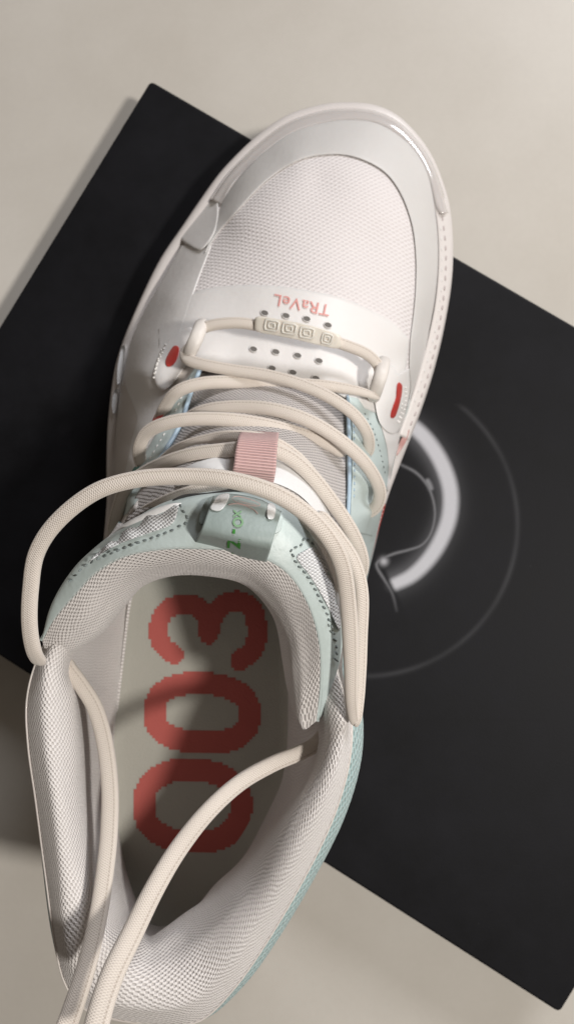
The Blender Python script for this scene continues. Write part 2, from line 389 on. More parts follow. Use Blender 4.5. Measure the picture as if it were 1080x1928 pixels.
# ------------------------------------------------------------------ shoe box (lid resting on tray)
TL = P(283, 150, 0)[:2]; BR = P(1053, 1909, 0)[:2]
e1 = P(1080, 610, 0)[:2]-P(293, 153, 0)[:2]; e1 /= np.linalg.norm(e1)
e2 = np.array([e1[1], -e1[0]])
dd = BR-TL; LX = dd.dot(e1); LY = dd.dot(e2)
def bx(a, b, z): q = TL+e1*a+e2*b; return np.array([q[0], q[1], z])
box = empty('shoe_box', tuple(np.array([*(TL+e1*LX/2+e2*LY/2), -BOX_H])*0.01))
box['label'] = 'flat black cardboard shoe box printed with a white glowing crescent, under the sneaker'; box['category'] = 'shoe box'
def child(o, par):
    o.parent = par; o.matrix_parent_inverse = Matrix.Translation(par.location).inverted(); return o
def rbox(name, x0, x1, y0, y1, z0, z1, r, mat, par):
    """open-bottom rounded lid or tray from profile rings"""
    def ring(ins, z):
        R = r; pts = []
        for cx, cy, a0 in ((x1-R, y1-R, 0), (x0+R, y1-R, 90), (x0+R, y0+R, 180), (x1-R, y0+R, 270)):
            for k in range(5):
                a = math.radians(a0+k*22.5); rr = max(R-ins, 0.01)
                pts.append(bx(cx+math.cos(a)*rr, cy+math.sin(a)*rr, z))
        return pts
    rings = [ring(0.15, z0), ring(0, z0), ring(0, z1-0.12), ring(0.04, z1-0.03), ring(0.12, z1)]
    V = np.array(rings).reshape(-1, 3); f = grid_faces(5, 20, cv=True); f.append(tuple(range(80, 100)))
    return child(mesh_obj(name, V, f, mat, None, smooth=False), par)
rbox('lid', 0, LX, 0, LY, -1.7, 0.0, 0.22, 'box', box)
rbox('tray', 0.2, LX-0.2, 0.2, LY-0.2, -BOX_H+0.02, -0.8, 0.22, 'box', box)
# printed crescent: flat print on a fine sheet glued to the lid
def px2(w2): 
    return unP((w2[0], w2[1], 0.0))
def seg_dist(q, pl):
    best = np.full(len(q), 1e9); par = np.zeros(len(q)); n = len(pl)-1
    for i in range(n):
        a, b = pl[i], pl[i+1]; ab = b-a; t = np.clip(((q-a)@ab)/(ab@ab), 0, 1)
        d = np.linalg.norm(q-(a+t[:, None]*ab), axis=1); m = d < best; best[m] = d[m]; par[m] = (i+t[m])/n
    return best, par
def curve0(pts, n=60): return cr([P(x, y, 0) for x, y in pts], n)[:, :2]
c0 = np.array([P(x, y, 0)[:2] for x, y in ((560, 760), (1010, 760), (1010, 1350), (560, 1350))])
x0, x1 = c0[:, 0].min(), c0[:, 0].max(); y0, y1 = c0[:, 1].min(), c0[:, 1].max()
NX, NY = 300, 380
xs = np.linspace(x0, x1, NX); ys = np.linspace(y0, y1, NY)
gx, gy = np.meshgrid(xs, ys); q = np.stack([gx.ravel(), gy.ravel()], 1)
val = np.zeros(len(q))
cres = curve0([(690, 775), (745, 785), (790, 815), (825, 862), (845, 915), (846, 965), (832, 1010), (808, 1050), (775, 1083), (735, 1103)])
d, t = seg_dist(q, cres)
wid = 0.09+0.10*np.sin(np.pi*np.clip(t, 0, 1))**0.7
core = np.clip(1-(d-wid*0.75)/(0.34), 0, 1); core = core*core*(3-2*core)
cut = np.clip((1.0-t)*60, 0, 1)
# soft glow only on the inner side of the arc
cc = P(700, 960, 0)[:2]; inner = np.linalg.norm(q-cc, axis=1)
a_ = np.arctan2(q[:, 1]-cc[1], q[:, 0]-cc[0]); ca_ = np.arctan2(cres[:, 1]-cc[1], cres[:, 0]-cc[0]); cr_ = np.linalg.norm(cres-cc, axis=1)
o_ = np.argsort(ca_); side = 1/(1+np.exp((inner-np.interp(a_, ca_[o_], cr_[o_]))/0.12))
glow = (0.07+0.16*side)*np.exp(-(d/0.5)**2)+0.012*np.exp(-(d/0.9)**2)
val = np.maximum(core, glow)*np.clip(cut+0.05, 0, 1)
for pts, wd_, st in (([(700, 850), (752, 874), (785, 892), (808, 922), (818, 962), (812, 1000), (795, 1025), (770, 1035), (740, 1043), (712, 1056), (709, 1068), (722, 1090), (738, 1118), (746, 1150)], 0.035, 0.30),
                     ([(800, 900), (808, 912), (812, 925)], 0.07, 0.4)):
    d, t = seg_dist(q, curve0(pts)); val = np.maximum(val, st*np.exp(-(d/wd_/1.6)**2)*np.clip(t*5, 0, 1)*np.clip((1-t)*5+0.2, 0, 1))
for (bxp, byp, r_, s_) in ((722, 1057, 0.17, 0.75), (806, 908, 0.10, 0.30)):
    d = np.linalg.norm(q-P(bxp, byp, 0)[:2], axis=1); val = np.maximum(val, s_*np.exp(-(d/r_)**2))
# the dark disc nibbles the inner glow
ce = P(683, 985, 0)[:2]; R0 = np.linalg.norm(P(973, 985, 0)[:2]-ce)
ring = np.abs(np.linalg.norm(q-ce, axis=1)-R0)
ang = np.arctan2(q[:, 1]-ce[1], q[:, 0]-ce[0])
nz = 0.55+0.45*np.sin(ang*9+1.3)*np.sin(ang*4.1)
val = np.maximum(val, 0.055*np.exp(-(ring/0.10)**2)*(0.5+0.5*nz))
in_ = (np.linalg.norm(q-ce, axis=1) < R0)
val = np.clip(val+rng.normal(0, 0.02, len(val))*(val > 0.06)*val, 0, 1)
edge = np.minimum.reduce([q[:, 0]-x0, x1-q[:, 0], q[:, 1]-y0, y1-q[:, 1]]); val *= np.clip(edge/0.3, 0, 1)
pm = mesh_obj('crescent_print', np.c_[q, np.full(len(q), 0.012)], grid_faces(NY, NX), 'boxprint', None, smooth=False)
at = pm.data.attributes.new('print', 'FLOAT', 'POINT'); at.data.foreach_set('value', val.astype(np.float32))
child(pm, box)

# ------------------------------------------------------------------ sneaker
shoe = empty('sneaker')
shoe['label'] = 'white and mint high-top sneaker with beige laces and open padded collar, resting across the box'; shoe['category'] = 'sneaker'
C0 = [(207, 950), (207, 880), (209, 810), (216, 740), (226, 685), (252, 612), (300, 508), (345, 438), (403, 352), (440, 308), (488, 262), (540, 226), (600, 207), (650, 202), (700, 206), (745, 225), (783, 262), (812, 305), (832, 355), (845, 405), (850, 470), (847, 540), (834, 620), (815, 700), (790, 778), (762, 850), (730, 935), (705, 1020)]
C0h = [(682, 1110), (665, 1250), (650, 1400), (612, 1550), (540, 1670), (430, 1735), (330, 1748), (240, 1718), (190, 1620), (172, 1500), (168, 1350), (180, 1200), (197, 1060)]
def P_sole(x, y):
    p = P(x, y, 1.5)
    for _ in range(4): p = P(x, y, 1.5+1.1*np.clip((p[1]-8)/8.5, 0, 1)**2*(1-1.5/3.2))
    return p
so = cr(np.array([P_sole(x, y) for x, y in C0+C0h]), 420, closed=True)[:, :2]
tn = np.roll(so, -1, 0)-np.roll(so, 1, 0); tn /= np.linalg.norm(tn, axis=1)[:, None]
nr = np.stack([-tn[:, 1], tn[:, 0]], 1)   # outward for clockwise curve
if (so[0]+nr[0]-so.mean(0)).dot(so[0]-so.mean(0)) < np.linalg.norm(so[0]-so.mean(0))**2: nr = -nr
def toe_lift(xy, z):
    y = xy[:, 1]; k = np.clip((y-8)/8.5, 0, 1); return z+1.1*k*k*(1-z/3.2 if z < 3.2 else 0)
def soring(off, z):
    xy = so+nr*off
    return np.c_[xy, toe_lift(xy, z)]
prof = [(-0.9, 0.0), (-0.25, 0.02), (-0.1, 0.15), (-0.06, 0.5), (-0.1, 0.62), (-0.02, 0.9), (0.0, 1.5), (-0.02, 1.9), (-0.08, 2.25), (-0.2, 2.42), (-0.38, 2.5), (-0.6, 2.5), (-1.4, 2.6), (-2.4, 2.4)]
SG = np.array([soring(o, z) for o, z in prof])
Vs = SG.reshape(-1, 3); fs = grid_faces(len(prof), 420, cv=True); fs.append(tuple(range(419, -1, -1)))
sole = mesh_obj('sole', Vs, fs, 'sole', shoe, guv(SG))
# height of the outer shell over the forefoot and quarters
Hp = [(408, 385, 2.9), (350, 455, 2.8), (305, 525, 2.8), (262, 610, 2.8), (236, 690, 2.9), (224, 760, 3.0), (217, 840, 3.1), (214, 920, 3.2), (209, 1000, 3.4),
      (420, 430, 4.3), (375, 490, 4.4), (325, 560, 4.7), (285, 640, 5.3), (262, 700, 5.9), (268, 756, 6.4), (256, 805, 6.8), (240, 870, 7.4), (230, 930, 8.0), (218, 1000, 8.8),
      (345, 600, 6.0), (320, 670, 6.8), (345, 700, 7.3), (320, 760, 7.9), (300, 810, 8.4), (275, 870, 9.0), (255, 930, 9.6), (235, 980, 10.0),
      (376, 690, 7.7), (355, 747, 8.2), (331, 814, 8.9), (300, 862, 9.4), (267, 931, 10.0), (243, 965, 10.2),
      (440, 335, 3), (500, 280, 3.05), (550, 248, 3.1), (610, 229, 3.1), (660, 224, 3.1), (710, 231, 3.1), (760, 261, 3.05), (796, 305, 3.0), (813, 345, 2.9), (823, 400, 2.8), (827, 460, 2.8), (823, 540, 2.8), (809, 620, 2.8), (795, 690, 2.8), (775, 750, 2.8), (752, 830, 2.8), (735, 900, 3), (722, 950, 3),
      (440, 405, 4.5), (500, 342, 4.6), (560, 303, 4.7), (620, 291, 4.7), (670, 297, 4.7), (720, 322, 4.6), (752, 362, 4.5), (774, 420, 4.4), (782, 480, 4.3), (780, 560, 4.4), (768, 640, 4.7),
      (600, 340, 5.2), (560, 420, 5.8), (640, 420, 5.7), (480, 460, 5.6), (700, 460, 5.4), (420, 540, 5.8), (540, 520, 6.3), (650, 540, 6.2), (720, 560, 5.5), (400, 620, 6.7), (500, 620, 7.0), (600, 630, 7.0), (690, 650, 6.3), (740, 690, 5.3), (430, 680, 7.5), (540, 700, 7.7), (640, 710, 7.5), (700, 740, 6.8),
      (655, 750, 7.6), (655, 820, 8.3), (655, 900, 9.1), (655, 960, 9.6), (690, 780, 7.2), (712, 850, 6.8), (725, 915, 5.9), (710, 960, 6.6), (690, 860, 7.8), (690, 950, 7.9), (760, 760, 4.2), (745, 830, 4.3), (738, 880, 4.3), (755, 700, 4.9),
      (655, 1060, 9.9), (672, 1050, 8.4), (688, 1045, 5.6), (701, 1035, 3.1), (684, 1085, 3.1), (668, 1090, 8.0), (204, 1055, 3.5), (211, 1045, 6.8), (220, 1040, 9.0)]
H = TPS(Hp, 1e-4)
# base shell: forefoot dome
left = [(243, 690), (262, 614), (308, 525), (350, 455), (405, 372), (440, 330), (500, 277), (550, 245), (610, 226), (660, 221), (710, 228), (760, 258), (797, 303), (815, 345), (825, 400), (829, 460), (825, 540), (811, 620), (797, 690), (777, 750)]
midc = [(310, 690), (318, 650), (345, 605), (370, 560), (420, 500), (450, 460), (500, 420), (560, 390), (610, 375), (640, 370), (670, 378), (705, 395), (730, 430), (740, 470), (745, 510), (745, 560), (740, 610), (732, 650), (725, 690), (715, 740)]
inn = [(378, 696), (385, 690), (400, 690), (415, 690), (430, 690), (450, 690), (470, 695), (490, 700), (510, 703), (525, 705), (540, 708), (560, 711), (575, 715), (590, 718), (602, 722), (612, 726), (622, 730), (632, 735), (643, 742), (655, 750)]
def hgrid(rings, nu, nv, off=0.0):
    R = [cr([(a[0], a[1], 0) for a in r], nv, arc=False) for r in rings]; R = np.array(R)
    G2 = np.array([cr(R[:, j], nu, arc=False) for j in range(nv)]).transpose(1, 0, 2)
    G = np.array([on(H, r, off) for r in G2]); return G
G = hgrid([left, midc, inn], 60, 160)
mesh_obj('toe_box', G.reshape(-1, 3), grid_faces(60, 160), 'toe', shoe, uv=G.reshape(-1, 3)[:, :2]@np.array([[math.cos(.1), -math.sin(.1)], [math.sin(.1), math.cos(.1)]]), solid=-0.1)
# toe mudguard
mgA = [(404, 420), (425, 368), (458, 325), (500, 284), (550, 250), (610, 231), (660, 226), (710, 233), (760, 263), (796, 307), (813, 347), (823, 400), (827, 460), (823, 540), (809, 620), (793, 690), (772, 752), (750, 812)]
mgB = [(385, 478), (412, 437), (442, 403), (500, 342), (560, 303), (620, 291), (670, 297), (720, 322), (752, 362), (774, 420), (782, 480), (782, 540), (778, 590), (772, 640), (770, 690), (772, 730), (767, 760), (748, 818)]
mg = band('mudguard', mgA, mgB, H, 0.13, 'guard', shoe, nu=20, nv=170, bulge=0.10)
# clear toe bumper between sole edge and mudguard
bz = lambda ps, z: [(x, y, z) for x, y in ps]
bo = [(392, 372), (418, 335), (445, 302), (492, 258), (545, 222), (603, 203), (652, 198), (702, 202), (748, 221), (787, 259), (816, 303), (835, 353), (846, 400)]
bi = [(418, 386), (436, 350), (462, 322), (503, 283), (553, 249), (611, 231), (660, 226), (709, 233), (757, 262), (792, 305), (809, 345), (820, 388), (829, 402)]
bm = [((a[0]*.72+b[0]*.28), (a[1]*.72+b[1]*.28)) for a, b in zip(bo, bi)]
b5 = [((a[0]*.5+b[0]*.5), (a[1]*.5+b[1]*.5)) for a, b in zip(bo, bi)]
bq = [((a[0]*.3+b[0]*.7), (a[1]*.3+b[1]*.7)) for a, b in zip(bo, bi)]
loft('toe_bumper', [bz(bo, 1.0), bz(bo, 2.05), bz(bm, 2.95), bz(b5, 3.10), bz(bq, 3.16), [(x, y, 3.36-0.20*min(1, i/8)) for i, (x, y) in enumerate(bi)]], 'bumper', shoe, nu=24, nv=140, solid=0.12)
# pale rim of the right midsole with rosy grey stitches
bandR_o = [(838, 372), (846, 430), (848, 490), (842, 560), (830, 630), (812, 700), (788, 775), (768, 828)]
bandR_i = [(815, 372), (823, 430), (825, 490), (820, 560), (807, 630), (789, 700), (766, 772), (750, 818)]
HS = TPS([(x, y, 2.75) for x, y in C0]+[(x, y, 3.0) for x, y, z in Hp[33:51]]+[(540, 700, 3.1), (500, 500, 3.1)], 1e-3)
band('midsole_rim', bandR_o, bandR_i, HS, 0.10, 'sole', shoe, nu=8, nv=90)
stitches('rim_stitch', [(831, 402), (838, 470), (836, 540), (825, 620), (808, 695), (786, 765), (770, 805)], 22, None, 0.09, 'greythread', shoe, H=HS, off=0.105, fill=0.5)
stitches('rim_stitch', [(828, 420), (831, 490), (828, 560), (817, 630), (798, 700), (778, 762)], 18, None, 0.06, 'vamp', shoe, H=HS, off=0.105, fill=0.4)
# red inlay at the right waist and red piping along the midsole
blob('waist_inlay', [(770, 808), (765, 828), (754, 848), (745, 858), (754, 828)], TPS([(772, 806, 2.95), (768, 832, 2.9), (742, 862, 3.0), (752, 828, 3.0), (757, 840, 3.0)], 1e-3), 0.03, 'rosewood', shoe, n=30, rings=3)
tube('red_piping', [(724, 948, 3.0), (712, 990, 3.0), (700, 1035, 3.05), (688, 1080, 3.1), (678, 1122, 3.2)], 0.05, 'redthread', shoe)
stitches('piping_stitch', [(724, 948, 3.08), (712, 990, 3.08), (700, 1035, 3.13), (688, 1080, 3.18), (680, 1118, 3.28)], 22, None, 0.045, 'redprint', shoe, fill=0.35)
# left wing of the midsole climbing over the mudguard
blob('side_wing', [(402, 348), (409, 372), (411, 400), (406, 432), (392, 458), (377, 471), (360, 465), (338, 448), (342, 432), (362, 400), (384, 370)], H, 0.26, 'vamp', shoe, base=0.35, n=60)
blob('side_clip', [(230, 652), (236, 655), (232, 690), (226, 720), (221, 722), (222, 690)], HS, -0.2, 'white', shoe, base=0.8, n=24, rings=3)
blob('side_clip', [(216, 735), (222, 735), (220, 765), (214, 780), (211, 760)], HS, -0.2, 'white', shoe, base=0.8, n=24, rings=3)
# quarters
def quarter(name, rings2, mat, off=0.0, nu=24, nv=60, solid=-0.12):
    G = hgrid(rings2, nu, nv, off); return mesh_obj(name, G.reshape(-1, 3), grid_faces(nu, nv), mat, shoe, uv=guv(G), solid=solid)
quarter('side_panel', [[(243, 680), (236, 690), (224, 760), (217, 840), (213, 920), (208, 1000), (205, 1050)],
                       [(290, 680), (263, 700), (266, 756), (254, 805), (240, 870), (228, 930), (216, 1000)],
                       [(340, 690), (328, 715), (312, 770), (290, 820), (268, 868), (246, 925), (222, 990)],
                       [(378, 692), (374, 700), (355, 747), (331, 814), (300, 862), (267, 931), (232, 985)]], 'side')
quarter('side_panel', [[(778, 745), (764, 795), (748, 840), (735, 900), (720, 955), (700, 1030), (688, 1080)],
                       [(757, 745), (750, 780), (735, 840), (728, 900), (712, 955), (692, 1030), (680, 1080)],
                       [(700, 742), (698, 780), (700, 840), (695, 900), (688, 955), (675, 1030), (665, 1080)],
                       [(655, 748), (655, 780), (655, 840), (655, 900), (655, 955), (655, 1010), (655, 1060)]], 'mint')
loft('side_panel', [ringz_('655,940,9.5 661,1010,9.8 658,1090,9.9 652,1170,9.9 640,1230,9.9'), ringz_('695,950,6.6 686,1020,6.4 674,1090,6.4 664,1170,6.4 652,1230,6.4'),
      ringz_('716,955,4.2 702,1020,4.0 688,1085,3.8 674,1170,3.7 662,1230,3.7'), ringz_('722,955,2.6 708,1020,2.4 692,1085,2.3 676,1170,2.3 664,1230,2.3')], 'mint', shoe, nu=24, nv=50, solid=0.1)
# vamp overlay (smooth panel with print and perforations) wraps to both sides
vt = [(298, 615), (306, 596), (328, 570), (370, 548), (430, 538), (500, 537), (570, 545), (640, 560), (700, 585), (745, 612), (770, 640)]
vb = [(300, 700), (320, 697), (350, 692), (385, 694), (430, 700), (500, 712), (570, 722), (620, 735), (655, 752), (700, 775), (752, 790)]
band('vamp_panel', vt, vb, H, 0.035, 'vamp', shoe, nu=26, nv=120)
lw = [(342, 462), (303, 532), (270, 590), (248, 642), (236, 695), (236, 725), (250, 760), (258, 790), (248, 830), (238, 880), (226, 930), (218, 985)]
lw2 = [(398, 462), (372, 530), (354, 585), (338, 640), (330, 690), (325, 715), (312, 760), (300, 790), (284, 830), (264, 868), (244, 915), (226, 985)]
band('side_overlay', lw, lw2, H, 0.038, 'vamp', shoe, nu=14, nv=130)
band('side_overlay', [(775, 690), (770, 740), (760, 790), (750, 830), (738, 880), (731, 925)], [(700, 735), (705, 770), (716, 800), (727, 840), (731, 880), (727, 925)], H, 0.06, 'vamp', shoe, nu=12, nv=70)
# mint eyestays with blue edge
band('eyestay', [(366, 694), (340, 730), (318, 768), (300, 805), (278, 845), (256, 884), (240, 930), (222, 975)], [(377, 690), (364, 722), (352, 750), (340, 786), (326, 820), (297, 864), (266, 930), (238, 968)], H, 0.16, 'mint', shoe, nu=8, nv=70)
tube('edge_binding', [(x, y, z+0.12) for x, y, z in ((379, 690, 7.7), (366, 722, 8.0), (356, 750, 8.3), (345, 786, 8.65), (330, 818, 8.95), (301, 866, 9.45), (270, 931, 10.0), (243, 972, 10.25))], 0.07, 'blue', shoe)
band('eyestay', [(655, 746), (662, 800), (662, 850), (662, 900), (660, 950), (658, 1000)], [(674, 750), (698, 790), (714, 840), (727, 890), (720, 950), (700, 1010)], H, 0.10, 'mint', shoe, nu=8, nv=70)
tube('edge_binding', [(654, 744, 7.7), (656, 800, 8.2), (657, 860, 8.8), (657, 920, 9.4), (655, 965, 9.8), (654, 1020, 10.1)], 0.06, 'blue', shoe)
stitches('eyestay_stitch', [(360, 708), (345, 740), (330, 775), (312, 812), (290, 850), (268, 890)], 16, None, 0.045, 'palethread', shoe, H=H, off=0.17, fill=0.5)
stitches('eyestay_stitch', [(684, 775), (702, 810), (716, 855), (725, 895)], 12, None, 0.05, 'darkthread', shoe, H=H, off=0.11, fill=0.4)
stitches('eyestay_stitch', [(664, 760), (666, 820), (667, 880), (666, 940)], 15, None, 0.05, 'blue', shoe, H=H, off=0.12, fill=0.5)
# eyelet patches, red pills, embossed stitches
blob('eyelet_patch', [(362, 618), (335, 628), (306, 655), (290, 695), (292, 722), (306, 736), (326, 722), (345, 695), (362, 668)], H, 0.22, 'vamp', shoe)
blob('red_pill', [(326, 652), (337, 654), (335, 672), (326, 687), (314, 690), (312, 676)], H, 0.27, 'red', shoe, n=32, dome=0.05)
blob('eyelet_patch', [(716, 680), (738, 690), (755, 722), (764, 765), (757, 800), (738, 818), (716, 800), (706, 765), (702, 720)], H, 0.20, 'vamp', shoe)
blob('red_pill', [(751, 719), (757, 728), (754, 752), (744, 784), (735, 787), (736, 775), (745, 748), (747, 725)], H, 0.27, 'red', shoe, n=36, dome=0.06, center=(746, 752))
blob('red_pill', [(304, 764), (310, 762), (310, 778), (300, 790), (286, 797), (292, 780)], H, 0.24, 'red', shoe, n=30, dome=0.04)
blob('teal_pill', [(258, 876), (262, 880), (256, 890), (250, 892), (250, 884)], H, 0.24, plain('teal_rubber', (0.02, 0.22, 0.18), 0.4), shoe, n=20, dome=0.03, rings=3)
stitches('eyelet_stitch', [(313, 645), (304, 668), (294, 690), (289, 715)], 9, None, 0.09, 'palethread', shoe, H=H, off=0.24, fill=0.45)
stitches('eyelet_stitch', [(306, 655), (297, 680), (292, 705)], 6, None, 0.07, 'palethread', shoe, H=H, off=0.24, fill=0.45)
stitches('eyelet_stitch', [(763, 726), (764, 750), (759, 775), (749, 798)], 9, None, 0.09, 'palethread', shoe, H=H, off=0.22, fill=0.45)
stitches('eyelet_stitch', [(757, 757), (754, 778), (747, 796)], 5, None, 0.07, 'palethread', shoe, H=H, off=0.24, fill=0.45)
# perforations
for x, y in ((498, 589), (538, 594), (577, 600), (617, 612), (477, 657), (519, 662), (560, 669), (600, 679), (512, 693), (551, 701), (594, 712)):
    c = [(x+7.2*math.cos(a)+0, y+4.9*math.sin(a)+1.4*math.cos(a)) for a in np.linspace(0, 2*math.pi, 9)[:-1]]
    blob('perforation', c, H, 0.085, 'hole', shoe, n=16, rings=2, base=-0.02)
    tube('perforation_rim', [on(H, [(x+7.8*math.cos(a), y+5.4*math.sin(a)+1.4*math.cos(a))], 0.085)[0] for a in np.linspace(0, 2*math.pi, 13)[:-1]], 0.012, 'vamp', shoe, world=True, closed=True, n=6)

# ------------------------------------------------------------------ lettering helper
def letter(name, text, mapper, mat, parent, size=1.0, bold=0.0):
    cu = bpy.data.curves.new(name, 'FONT'); cu.body = text; cu.align_x = 'CENTER'; cu.align_y = 'CENTER'; cu.size = size; cu.offset = bold; cu.resolution_u = 3
    tmp = bpy.data.objects.new('tmp', cu); COL.objects.link(tmp)
    dg = bpy.context.evaluated_depsgraph_get(); me = bpy.data.meshes.new_from_object(tmp.evaluated_get(dg))
    bpy.data.objects.remove(tmp)
    import bmesh
    bm = bmesh.new(); bm.from_mesh(me); bmesh.ops.triangulate(bm, faces=bm.faces)
    for _ in range(2): bmesh.ops.subdivide_edges(bm, edges=[e for e in bm.edges if e.calc_length() > 0.12*size], cuts=1)
    bmesh.ops.triangulate(bm, faces=bm.faces)
    V = [mapper(v.co.x, v.co.y) for v in bm.verts]; f = [tuple(v.index for v in fa.verts) for fa in bm.faces]
    bm.free()
    return mesh_obj(name, V, f, mat, parent, smooth=False)
def mp_text(cx, cy, ang, sx, sy, Hf, off):
    ca, sa = math.cos(ang), math.sin(ang)
    def f(x, y):
        X = x*sx; Y = -y*sy
        return on(Hf, [(cx+X*ca-Y*sa, cy+X*sa+Y*ca)], off)[0]
    return f
letter('lettering', 'TRaVeL', mp_text(568, 573, math.pi+0.20, 34, 31, H, 0.085), 'redprint', shoe, 1.0, 0.0)

# ------------------------------------------------------------------ collar
def ringz(s): return [tuple(float(v) for v in t.split(',')) for t in s.split()]
RS = ringz('222,985,9.7 140,1110,10.3 78,1225,10.6 52,1310,10.6 53,1400,10.5 68,1510,10.2 85,1640,9.9 103,1770,9.7 122,1850,9.6 160,1900,9.6 230,1922,9.6 310,1929,9.6 378,1921,9.6 440,1862,9.7 500,1777,9.8 565,1667,10 620,1557,10.2 652,1460,10.4 662,1380,10.5 654,1310,10.5 642,1250,10.4 660,1130,10 668,1000,9.4')
RC = ringz('235,985,10.2 160,1110,10.9 98,1228,11.2 86,1310,11.3 90,1400,11.2 104,1510,11.0 118,1640,10.7 128,1765,10.4 155,1840,10.3 200,1878,10.3 265,1893,10.3 330,1890,10.3 388,1858,10.3 442,1793,10.4 498,1712,10.5 560,1598,10.8 612,1495,11 640,1410,11.1 648,1350,11.1 640,1290,11 625,1240,10.9 645,1130,10.5 655,1000,9.9')
RB = ringz('250,1000,9.3 185,1120,9.9 128,1245,10 138,1310,9.8 147,1400,9.6 154,1510,9.3 170,1640,9.1 195,1740,9 230,1790,8.9 258,1805,8.9 287,1806,8.9 330,1790,8.9 375,1755,8.9 425,1705,9 478,1640,9.1 538,1540,9.5 588,1460,9.8 608,1400,9.9 608,1350,9.9 600,1290,9.8 600,1240,9.7 625,1130,9.4 642,1010,8.8')
RM = ringz('246,1010,7.5 198,1125,7.6 150,1245,7.8 154,1310,7.9 163,1400,7.7 176,1515,7.4 204,1640,7.3 232,1715,7.3 258,1738,7.5 276,1760,7.9 288,1762,7.9 314,1745,7.7 355,1715,7.2 408,1684,7.4 458,1635,7.4 515,1560,7.2 558,1490,7.2 575,1425,7.2 580,1365,7.2 576,1300,7.2 575,1235,7.2 612,1130,7.2 632,1015,7.0')
RB = [(x, y, z+0.5+0.45*math.exp(-((i-8.6)/2.6)**2)) for i, (x, y, z) in enumerate(RB)]; RM = [(x, y, z+0.7) for x, y, z in RM]
RL = ringz('240,1020,5.2 212,1130,5.2 192,1245,5.2 192,1310,5.2 197,1400,5.2 208,1520,5.2 226,1635,5.3 250,1695,5.5 262,1748,6.0 280,1770,6.3 290,1772,6.3 318,1755,6.1 358,1724,5.9 402,1668,5.6 450,1625,5.5 508,1560,5.3 542,1495,5.1 552,1430,5 556,1370,5 556,1300,5 555,1230,5 600,1130,5.2 620,1020,5.2')
RI = ringz('262,1020,2.9 245,1130,2.9 232,1240,2.9 225,1310,2.9 216,1400,2.9 218,1500,2.9 230,1600,2.9 248,1670,2.9 268,1715,2.9 286,1738,2.9 312,1742,2.9 345,1728,2.9 385,1697,2.9 425,1655,2.9 464,1605,2.9 503,1528,2.9 528,1470,2.9 538,1410,2.9 540,1360,2.9 540,1300,2.9 536,1230,2.9 535,1130,2.9 560,1000,2.9')
RCB = [((a[0]+b[0])/2, (a[1]+b[1])/2, (a[2]+b[2])/2+0.22) for a, b in zip(RC, RB)]
RSC = [((a[0]+b[0])/2, (a[1]+b[1])/2, (a[2]+b[2])/2+0.12) for a, b in zip(RS, RC)]
loft('collar_lining', [RS, RSC, RC, RCB, RB, RM, RL, RI], 'lining', shoe, nu=76, nv=260, solid=0.06, local=0.25)
# outer heel shell below the seam
ws = W(RS)[:, :]
cen = np.array([-2.6, -9.0])
def outward(ring3, d, z):
    out = []
    t_ = np.gradient(ring3[:, :2], axis=0); t_ /= np.linalg.norm(t_, axis=1)[:, None]
    n_ = np.stack([t_[:, 1], -t_[:, 0]], 1)
    sg = np.sign(((ring3[:, :2]-cen)*n_).sum(1).sum()); n_ *= sg
    dz = np.broadcast_to(z, (len(ring3),))
    return np.c_[ring3[:, :2]+n_*np.broadcast_to(d, (len(ring3),))[:, None], dz]
k = np.linspace(0, 1, 23); rightness = np.clip((k-0.45)/0.15, 0, 1)*np.clip((1-k)/0.25, 0, 1)
leftn = np.exp(-((k-0.3)/0.08)**2)
o0 = outward(ws, 0.0, ws[:, 2]-0.02)
o1 = outward(ws, 0.10+0.20*rightness+0.16*leftn, ws[:, 2]-0.45)
o2 = outward(ws, 0.16+0.28*rightness+0.22*leftn, ws[:, 2]-1.2)
o3 = outward(ws, 0.0+0.12*rightness+0.45*np.sin(k*math.pi)**3, 6.5)
o4 = outward(ws, 1.1*np.sin(k*math.pi)**3, 3.4)
o5 = outward(ws, 1.1*np.sin(k*math.pi)**3-0.05, 2.3)
loft('heel_shell', [o0, o1, o2, o3, o4, o5], 'minttex', shoe, nu=50, nv=200, solid=0.06, world=True, face=lambda c: c-np.array([-0.03, -0.09, 0.06]))
tube('collar_piping', [(x, y, z+0.03) for x, y, z in RS[1:-1]], 0.03, 'side', shoe, step=0.15, n=8)
# lining seam, inner left
tube('lining_seam', [(250, 1110, 3.4), (242, 1150, 3.4), (236, 1200, 3.2), (228, 1270, 3.1), (220, 1340, 3.05)], 0.05, 'lining', shoe)

# ------------------------------------------------------------------ insole
ins = W(RI)[:, :2]
loop = np.vstack([W(RI)+np.array([0, 0, 0.05])])
extra = W([(590, 850, 3.0), (600, 700, 3.0), (560, 560, 3.0), (480, 560, 3.0), (380, 650, 3.0), (300, 800, 3.0)])
cl = cr(np.vstack([loop, extra]), 200, closed=True)
m0 = cl.mean(0); V = []; 
for f_, dz in ((1.06, 0.28), (1.0, 0.12), (0.95, 0.03), (0.88, 0.0), (0.7, 0), (0.5, 0), (0.25, 0), (0.0, 0)):
    q_ = m0+(cl-m0)*f_; q_[:, 2] = 2.95+dz; V.append(q_)
insole = mesh_obj('insole', np.array(V).reshape(-1, 3), grid_faces(8, 200, cv=True), 'insole', shoe)
